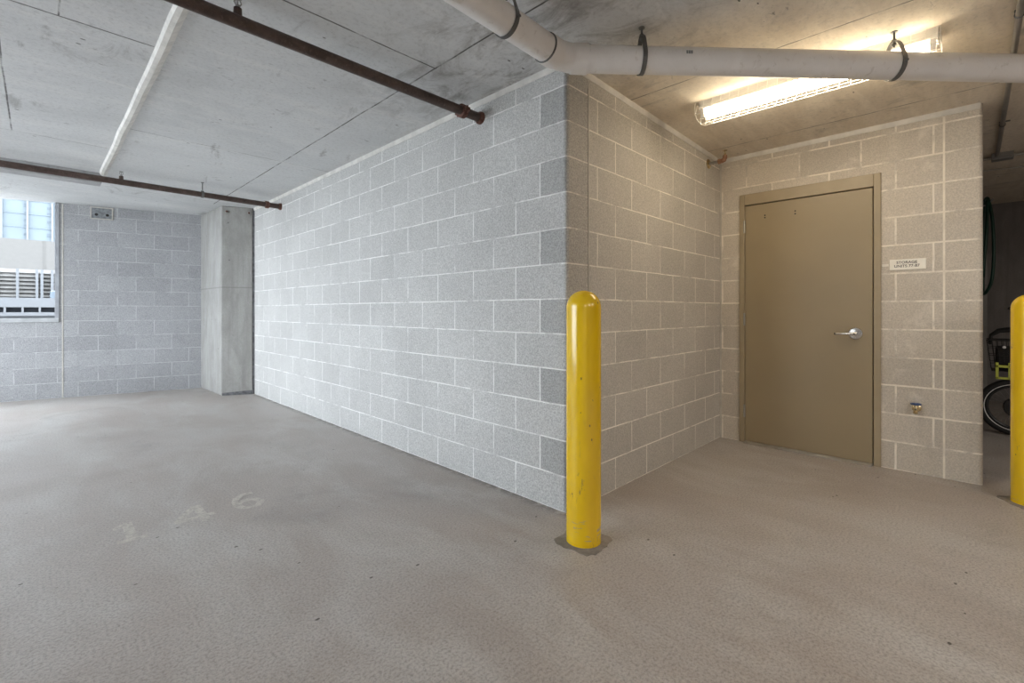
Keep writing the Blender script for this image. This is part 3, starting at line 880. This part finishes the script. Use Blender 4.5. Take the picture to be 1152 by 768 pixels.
mb = MB(); mb.tube([(hx-.02, Y1, 2.28), (hx-.02, Y1-.07, 2.29), (hx-.02, Y1-.11, 2.35)], .008, 10)
mb.tube([(hx-.25, Y1-.03, 2.30), (hx+.25, Y1-.03, 2.30)], .007, 8); mb.tube([(hx-.2, Y1, 2.30), (hx-.2, Y1-.03, 2.30)], .006, 8); mb.build('hook', M['galv'], hs)

# ------------------------------------------------------------------ bicycle in the passage
BX = 6.3
bk = thing('bicycle', (BX, -.30, 0), 'black bicycle with front basket parked in the dark passage', 'bicycle')
def wheel(y, rr=.262):
    wob = bpy.data.objects.new('wheel', None); COL.objects.link(wob); wob.parent = bk
    c = Vector((BX, y, rr)); wob.location = c-Vector(bk.location)
    def part(mb, name, mat):
        o = mb.build(name, mat); o.parent = wob; o.location = -c
    ringp = lambda r, dx=0, n=56: [c+Vector((dx, r*math.cos(2*PI*i/n), r*math.sin(2*PI*i/n))) for i in range(n)]
    mb = MB(); mb.tube(ringp(rr-.032), .032, 14, closed=True); part(mb, 'tire', M['black'])
    mb = MB()
    for dx in (-.0265, .0265): mb.tube(ringp(rr-.050, dx), .0032, 6, closed=True)
    part(mb, 'reflective_band', M['white_stripe'])
    mb = MB(); mb.tube(ringp(rr-.068), .013, 10, closed=True); part(mb, 'rim', M['black_gloss'])
    mb = MB()
    for i in range(28):
        a = 2*PI*i/28; b = a+(.5 if i % 2 else -.5); dx = .022 if i % 4 < 2 else -.022
        mb.tube([c+Vector((dx, .028*math.cos(b), .028*math.sin(b))), c+Vector((0, (rr-.055)*math.cos(a), (rr-.055)*math.sin(a)))], .0014, 5)
    part(mb, 'spokes', M['galv'])
    mb = MB(); mb.lathe([(.012, -.045), (.012, -.03), (.085, -.030), (.09, -.024), (.09, -.015), (.09, .015), (.09, .024), (.085, .030), (.012, .03), (.012, .045)], c, (1, 0, 0), 20)
    part(mb, 'hub', M['black_gloss'])
    # pale sidewall lettering band, worn to blocks
    mb = MB(); random.seed(5)
    for i in range(11):
        a = rad(222+4.6*i); r = rr-.092
        if i in (5,): continue
        hh = random.choice((.014, .017, .012))
        mb.box(c+Vector((-.012, r*math.cos(a), r*math.sin(a))), (.002, .010, hh), Matrix.Rotation(a-PI/2, 3, 'X'))
    part(mb, 'sidewall_mark', M['white_stripe'])
    return c
wf = wheel(-.295); wr = wheel(-1.38)
head_t = Vector((BX, -.50, .92)); head_b = Vector((BX, -.445, .66))
bb = Vector((BX, -.98, .30)); seat_t = Vector((BX, -1.12, .78))
mb = MB()
mb.tube([head_t, head_b], .020, 14)
mb.tube([head_b+Vector((0, 0, .04)), Vector((BX, -.72, .42)), bb], .020, 14); mb.tube([bb, seat_t], .017, 14)
mb.tube([head_b+Vector((0, -.01, .10)), Vector((BX, -1.07, .60))], .016, 12)
for dx in (-.055, .055):
    mb.tube([bb+Vector((dx*.5, 0, 0)), Vector((BX+dx, -1.38, .262))], .009, 10)
    mb.tube([Vector((BX+dx*.3, -1.10, .72)), Vector((BX+dx, -1.38, .262))], .008, 10)
mb.build('bike_frame', M['black_gloss'], bk)
mb = MB()
for dx in (-.052, .052): mb.tube([head_b+Vector((dx*.6, 0, -.02)), Vector((BX+dx, -.40, .55)), Vector((BX+dx, -.295, .262))], [.014, .013, .009], 12)
mb.tube([head_b+Vector((-.035, 0, -.015)), head_b+Vector((.035, 0, -.015))], .016, 12)
mb.build('fork', M['black_gloss'], bk)
mb = MB()
HO = Vector((0, .10, .045))
for sg in (-1, 1):
    mb.tube([p+HO for p in (Vector((BX, -.51, 1.04)), Vector((BX+sg*.14, -.51, 1.06)), Vector((BX+sg*.26, -.54, 1.08)), Vector((BX+sg*.30, -.66, 1.08)))], .0115, 12)
    mb.tube([p+HO for p in (Vector((BX+sg*.27, -.56, 1.08)), Vector((BX+sg*.30, -.67, 1.08)))], .017, 12)
    mb.tube([p+HO for p in (Vector((BX+sg*.24, -.53, 1.07)), Vector((BX+sg*.26, -.42, 1.09)), Vector((BX+sg*.28, -.355, 1.135)))], [.012, .011, .015], 8)
    mb.tube([Vector((BX+sg*.10, -.41, 1.09)), Vector((BX+sg*.11, -.32, 1.04)), Vector((BX+sg*.05, -.42, .85)), Vector((BX+sg*.03, -.44, .70))], .004, 8)
mb.tube([head_t, Vector((BX, -.49, 1.03)), Vector((BX, -.41, 1.085))], .016, 12)
mb.build('handlebar', M['black'], bk)
# basket
by0, by1, bz0, bz1, bxh = -.40, -.10, .60, .88, .15
mb = MB(); nW = 9
def rect(z, sh): return [(BX-bxh*sh, by0), (BX+bxh*sh, by0), (BX+bxh*sh, by1-.03*(1-sh)*6), (BX-bxh*sh, by1-.03*(1-sh)*6)]
for z, sh, rr_ in ((bz0, .82, .004), (.67, .87, .0025), (.74, .91, .0025), (.81, .955, .0025), (bz1, 1, .006)):
    mb.tube([(x, y, z) for x, y in rect(z, sh)], rr_, 6, closed=True)
lo, hi = rect(bz0, .82), rect(bz1, 1)
for e in range(4):
    for i in range(nW):
        t_ = i/nW; l2 = [lo[e][k]*(1-t_)+lo[(e+1) % 4][k]*t_ for k in (0, 1)]; h2 = [hi[e][k]*(1-t_)+hi[(e+1) % 4][k]*t_ for k in (0, 1)]
        mb.tube([(*l2, bz0), (*h2, bz1)], .0025, 6)
for i in range(9): mb.tube([(BX-bxh*.8+i*bxh*.2, by0, bz0), (BX-bxh*.8+i*bxh*.2, by1-.03, bz0)], .0025, 6)
mb.build('basket', M['black_gloss'], bk)
mb = MB(); mb.bx((BX-.11, by0+.02, bz0+.01), (BX+.11, by1-.06, bz1-.06)); mb.build('basket_liner', M['black'], bk, bevel=.02)
mb = MB()
pts = [Vector((BX-.12, by1-.02, .84)), Vector((BX-.12, by1-.03, .92)), Vector((BX-.12, by1-.08, .965)), Vector((BX-.12, -.24, .975)), Vector((BX-.12, -.36, .995)), Vector((BX-.12, -.47, 1.02))]
mb.tube(pts, [.010, .011, .016, .020, .022, .022], 12); mb.build('carry_handle', M['black'], bk)
mb = MB(); mb.tube([p+Vector((.24, 0, 0)) for p in pts], [.010, .011, .016, .020, .022, .022], 12); mb.build('carry_handle', M['black'], bk)
# lime tag hanging in front of the basket side
mb = MB(); bxq = BX-.155
for y in (-.165, -.245):
    mb.box((bxq, y, .605), (.010, .020, .15))
for z, hh in ((.538, .02), (.645, .022)): mb.box((bxq, -.205, z), (.010, .10, hh))
mb.build('lime_bracket', M['lime'], bk, bevel=.003)
mb = MB(); mb.lathe([(.0, -.008), (.011, -.006), (.013, 0), (.011, .006), (0, .008)], (BX-.16, -.21, .82), (1, 0, 0), 16); mb.build('highlight_dot', M['white_stripe'], bk)  # white dot standing in for a small highlight
# saddle, post, cranks
mb = MB(); mb.tube([seat_t-Vector((0, -.01, .1)), seat_t+Vector((0, -.04, .14))], .013, 12); mb.build('seat_post', M['galv'], bk)
mb = MB()
sd = seat_t+Vector((0, -.045, .155))
mb.tube([sd+Vector((0, .15, .005)), sd+Vector((0, .08, .006)), sd+Vector((0, 0, .004)), sd+Vector((0, -.07, .01)), sd+Vector((0, -.115, .016))], [.014, .026, .042, .068, .05], 14)
mb.build('saddle', M['black'], bk)
mb = MB(); mb.lathe([(.075, -.004), (.075, .004)], bb+Vector((-.05, 0, 0)), (1, 0, 0), 28)
mb.tube([bb+Vector((-.062, 0, 0)), bb+Vector((-.068, .12, -.11))], .009, 8); mb.tube([bb+Vector((.062, 0, 0)), bb+Vector((.068, -.12, .11))], .009, 8)
mb.box(bb+Vector((-.11, .12, -.11)), (.085, .06, .02)); mb.box(bb+Vector((.11, -.12, .11)), (.085, .06, .02))
mb.tube([bb+Vector((-.07, 0, 0)), bb+Vector((.07, 0, 0))], .02, 12)
mb.build('crankset', M['black_gloss'], bk)

# ------------------------------------------------------------------ electrical box on far wall
u0, u1 = .395, .80
bx_ = thing('wall_box', (*fw(0.395), 2.480), 'grey recessed metal box at the top of the far block wall', 'box')
ub0, ub1, zb0, zb1 = 0.289, 0.502, 2.410, 2.550
mb = MB(); mb.prism([fw(ub0, -.012), fw(ub1, -.012), fw(ub1, .03), fw(ub0, .03)], zb0, zb1); mb.build('panel', M['vent'], bx_, bevel=.003)
mb = MB()
for (a, b, c0, c1) in ((ub0-.012, ub0, zb0-.012, zb1+.012), (ub1, ub1+.012, zb0-.012, zb1+.012), (ub0, ub1, zb0-.012, zb0), (ub0, ub1, zb1, zb1+.012)):
    mb.prism([fw(a, -.016), fw(b, -.016), fw(b, .02), fw(a, .02)], c0, c1)
mb.build('rim', M['joint'], bx_)
for u in (0.340, 0.455):
    mb = MB(); mb.lathe([(.018, 0), (.018, .003)], (*fw(u, -.012), 2.460), (fn.x, fn.y, 0), 14); mb.build('knockout', M['gap'], bx_)
# anchors at the column head
for nme, px, pt in (('anchor_bolt', 1.80, (1.80, 7.215)), ('anchor_bolt', 2.04, (2.045, 7.112))):
    a = thing('anchor_bolt', (*pt, 2.50), 'rusty anchor bolt at the head of the column, %s' % ('left one' if px < 2 else 'right one beside the block wall'), 'bolt', 'anchor bolts on the column head')
    mb = MB(); ax = Vector((-.39, -.92, 0)); o0 = Vector((*pt, 2.50))
    mb.lathe([(.024, -.01), (.024, .006)], o0, ax, 16); mb.build('washer', M['steel'], a)
    mb = MB(); mb.lathe([(.014, .004), (.014, .02), (0, .022)], o0, ax, 6, smooth=False); mb.build('nut', M['rust_red'], a)

# ------------------------------------------------------------------ faded bay number on the floor
nm = thing('bay_number', (.62, 3.0, 0), 'faded pale painted number 146 on the parking bay floor', 'floor marking')
def digit(polys, x, h=.275):
    mb = MB()
    for k, p in enumerate(polys): mb.add([(a*h, b_*h, .0009 if k >= 28 else 0) for a, b_ in p], [tuple(range(len(p)))])
    o = mb.build('digit', M['worn'], nm, loc=(x-.62, -.01, .0012)); return o
digit([[(-.22, 0), (.22, 0), (.22, .14), (.08, .14), (.08, 1), (-.06, 1), (-.22, .84), (-.22, .70), (-.08, .80), (-.08, .14), (-.22, .14)]], .335)
digit([[(.07, 0), (.23, 0), (.23, 1), (.07, 1)], [(-.34, .37), (-.16, .37), (.07, .74), (.07, 1.0)], [(-.34, .22), (.07, .22), (.07, .37), (-.34, .37)], [(.23, .22), (.36, .22), (.36, .37), (.23, .37)]], .61)
ro = [(.29*math.cos(2*PI*k/28), .31+.31*math.sin(2*PI*k/28)) for k in range(28)]
ri = [(.14*math.cos(2*PI*k/28), .31+.165*math.sin(2*PI*k/28)) for k in range(28)]
to = [(-.29, .34), (-.28, .58), (-.18, .84), (.02, .99), (.24, 1.0)]; ti = [(-.15, .34), (-.15, .56), (-.07, .74), (.07, .84), (.24, .85)]
digit([[ro[k], ro[(k+1) % 28], ri[(k+1) % 28], ri[k]] for k in range(28)]+[[to[k], ti[k], ti[k+1], to[k+1]] for k in range(4)], .885)

# ------------------------------------------------------------------ outside
mb = MB(); mb.bx((-40, 10.3, -.3), (40, 60, -.02)); 
tag(mb.build('ground', M['asphalt']), 'pale paving outside the opening', 'ground', kind='structure')
mb = MB(); mb.bx((-40, -30, -.3), (XL-.35, 60, -.021))  # unseen ground, its pale colour throws daylight inside
tag(mb.build('ground_side', M['asphalt']), 'unseen paving outside the left openings, made pale to bounce daylight', 'ground', kind='structure')
# white parapet with slot
YPp = 12.0
pp = thing('parapet', (0, YPp, 0), 'white parapet wall with a dark slot seen through the opening', 'wall')
mb = MB(); mb.bx((-9, YPp, 1.215), (9, YPp+.25, 1.385)); mb.bx((-9, YPp, 0), (9, YPp+.25, 1.125)); mb.bx((-9, YPp+.12, 1.1), (9, YPp+.25, 1.25))
mb.build('panel', M['white_paint'], pp)
mb = MB(); mb.bx((-9, YPp+.115, 1.12), (.235, YPp+.121, 1.22)); mb.build('slot_back', M['slot'], pp)
for i in range(14):
    x = .235-.215*i
    mb = MB(); mb.bx((x-.014, YPp-.004, 1.10), (x+.014, YPp+.12, 1.235)); mb.build('slot_post', M['white_paint'], pp)
# louvred fence
YF = 14.0
lf = thing('louvre_fence', (0, YF, 0), 'white louvred screen behind the parapet', 'fence')
mb = MB(); mb.bx((-9, YF+.10, .2), (9, YF+.13, 1.99)); mb.build('backing', M['louvre_dark'], lf)
mb = MB()
rotl = Matrix.Rotation(rad(52), 3, 'X')
z = .5
while z < 1.99:
    mb.box((0, YF+.05, z), (18, .10, .012), rotl); z += .082
mb.build('slat', M['louvre'], lf)
for x in (-.30, -.02, .055, .21, .325, .375, -.6, -.9, -1.2, .7, 1.0):
    mb = MB(); mb.bx((x-.022, YF-.06, 0), (x+.022, YF+.0, 2.02)); mb.build('post', M['white_paint'], lf)
# grey unit on the parapet's far side
mb = MB(); mb.bx((.17, YF-.75, -.02), (.40, YF-.4, 1.56))
tag(mb.build('planter_box', M['blue_grey'], bevel=.02), 'blue grey box in front of the louvred screen', 'box')
# cream wall
mb = MB(); mb.bx((-16, 20, 0), (16, 20.3, 3.27)); 
for x in (.13, -.9, 1.1, .42): mb.bx((x-.012, 19.985, 0), (x+.012, 20.0, 3.275))
tag(mb.build('cream_wall', M['cream'], bevel=.0), 'long cream boundary wall beyond the louvred screen', 'wall')
# tower
tw = thing('office_tower', (0, 42, 0), 'pale blue clad tower filling the view through the opening', 'building')
mb = MB(); mb.bx((-30, 40, 0), (30, 52, 26)); mb.build('facade', M['facade'], tw)
mb = MB()
x = -20.0
for k in range(28):
    xx = -12+1.05*k
    mb.bx((xx-.045, 39.85, 0), (xx+.045, 40.01, 26))
mb.build('mullion', M['white_paint'], tw)
mb = MB()
for k in range(28):
    xx = -12+1.05*k
    for j in range(34):
        zz_ = .6+.42*j
        w_ = .10 if k % 2 else .17
        mb.bx((xx-.05-w_, 39.97, zz_), (xx-.05, 40.004, zz_+(.12 if (j*7+k) % 3 else .2)))
mb.build('window_slot', M['facade_dark'], tw)
mb = MB()
for j in range(30):
    mb.bx((-30, 39.96, .5+.8*j), (30, 40.004, .5+.8*j+.03))
mb.build('floor_line', M['blue_grey'], tw)

# ------------------------------------------------------------------ light
W = bpy.data.worlds.new('World'); SC.world = W; W.use_nodes = True
nt = W.node_tree; bg = nt.nodes['Background']
bg.inputs[0].default_value = (.84, .92, 1.0, 1); bg.inputs[1].default_value = 6.6

def add_fill_lamp(name, x, y, power, sx, sy, col):
    l = bpy.data.lights.new(name, 'AREA'); l.shape = 'RECTANGLE'; l.size = sx; l.size_y = sy; l.energy = power; l.color = col
    o = bpy.data.objects.new(name, l); COL.objects.link(o); o.location = (x, y, HC-.08)
    return o
# added fill lamps, unseen over the aisle behind the viewpoint, to brighten the bay
for i, (x, y) in enumerate([(-1.9, -3.0), (.6, -3.2), (2.6, -3.0)]):
    add_fill_lamp('aisle_fill_lamp', x, y, 40, .15, 1.2, (1.0, .93, .85))

# ------------------------------------------------------------------ camera
cam = bpy.data.cameras.new('Camera'); co = bpy.data.objects.new('Camera', cam); COL.objects.link(co)
cam.sensor_width = 36; cam.lens = 36*525/1152
cam.shift_y = -(384-349.65)/1152
cam.clip_start = .05; cam.clip_end = 300
yaw = math.atan2(.7018, .7125)
co.location = (0, 0, 1.149); co.rotation_euler = (PI/2, 0, yaw-PI/2)
SC.camera = co

vs_ = SC.view_settings
vs_.view_transform = 'Standard'; vs_.look = 'None'; vs_.gamma = 1; vs_.use_curve_mapping = False
vs_.exposure = 0.6
SC.cycles.use_denoising = True
SC.cycles.max_bounces = 12; SC.cycles.diffuse_bounces = 8
SC.cycles.sample_clamp_indirect = 8
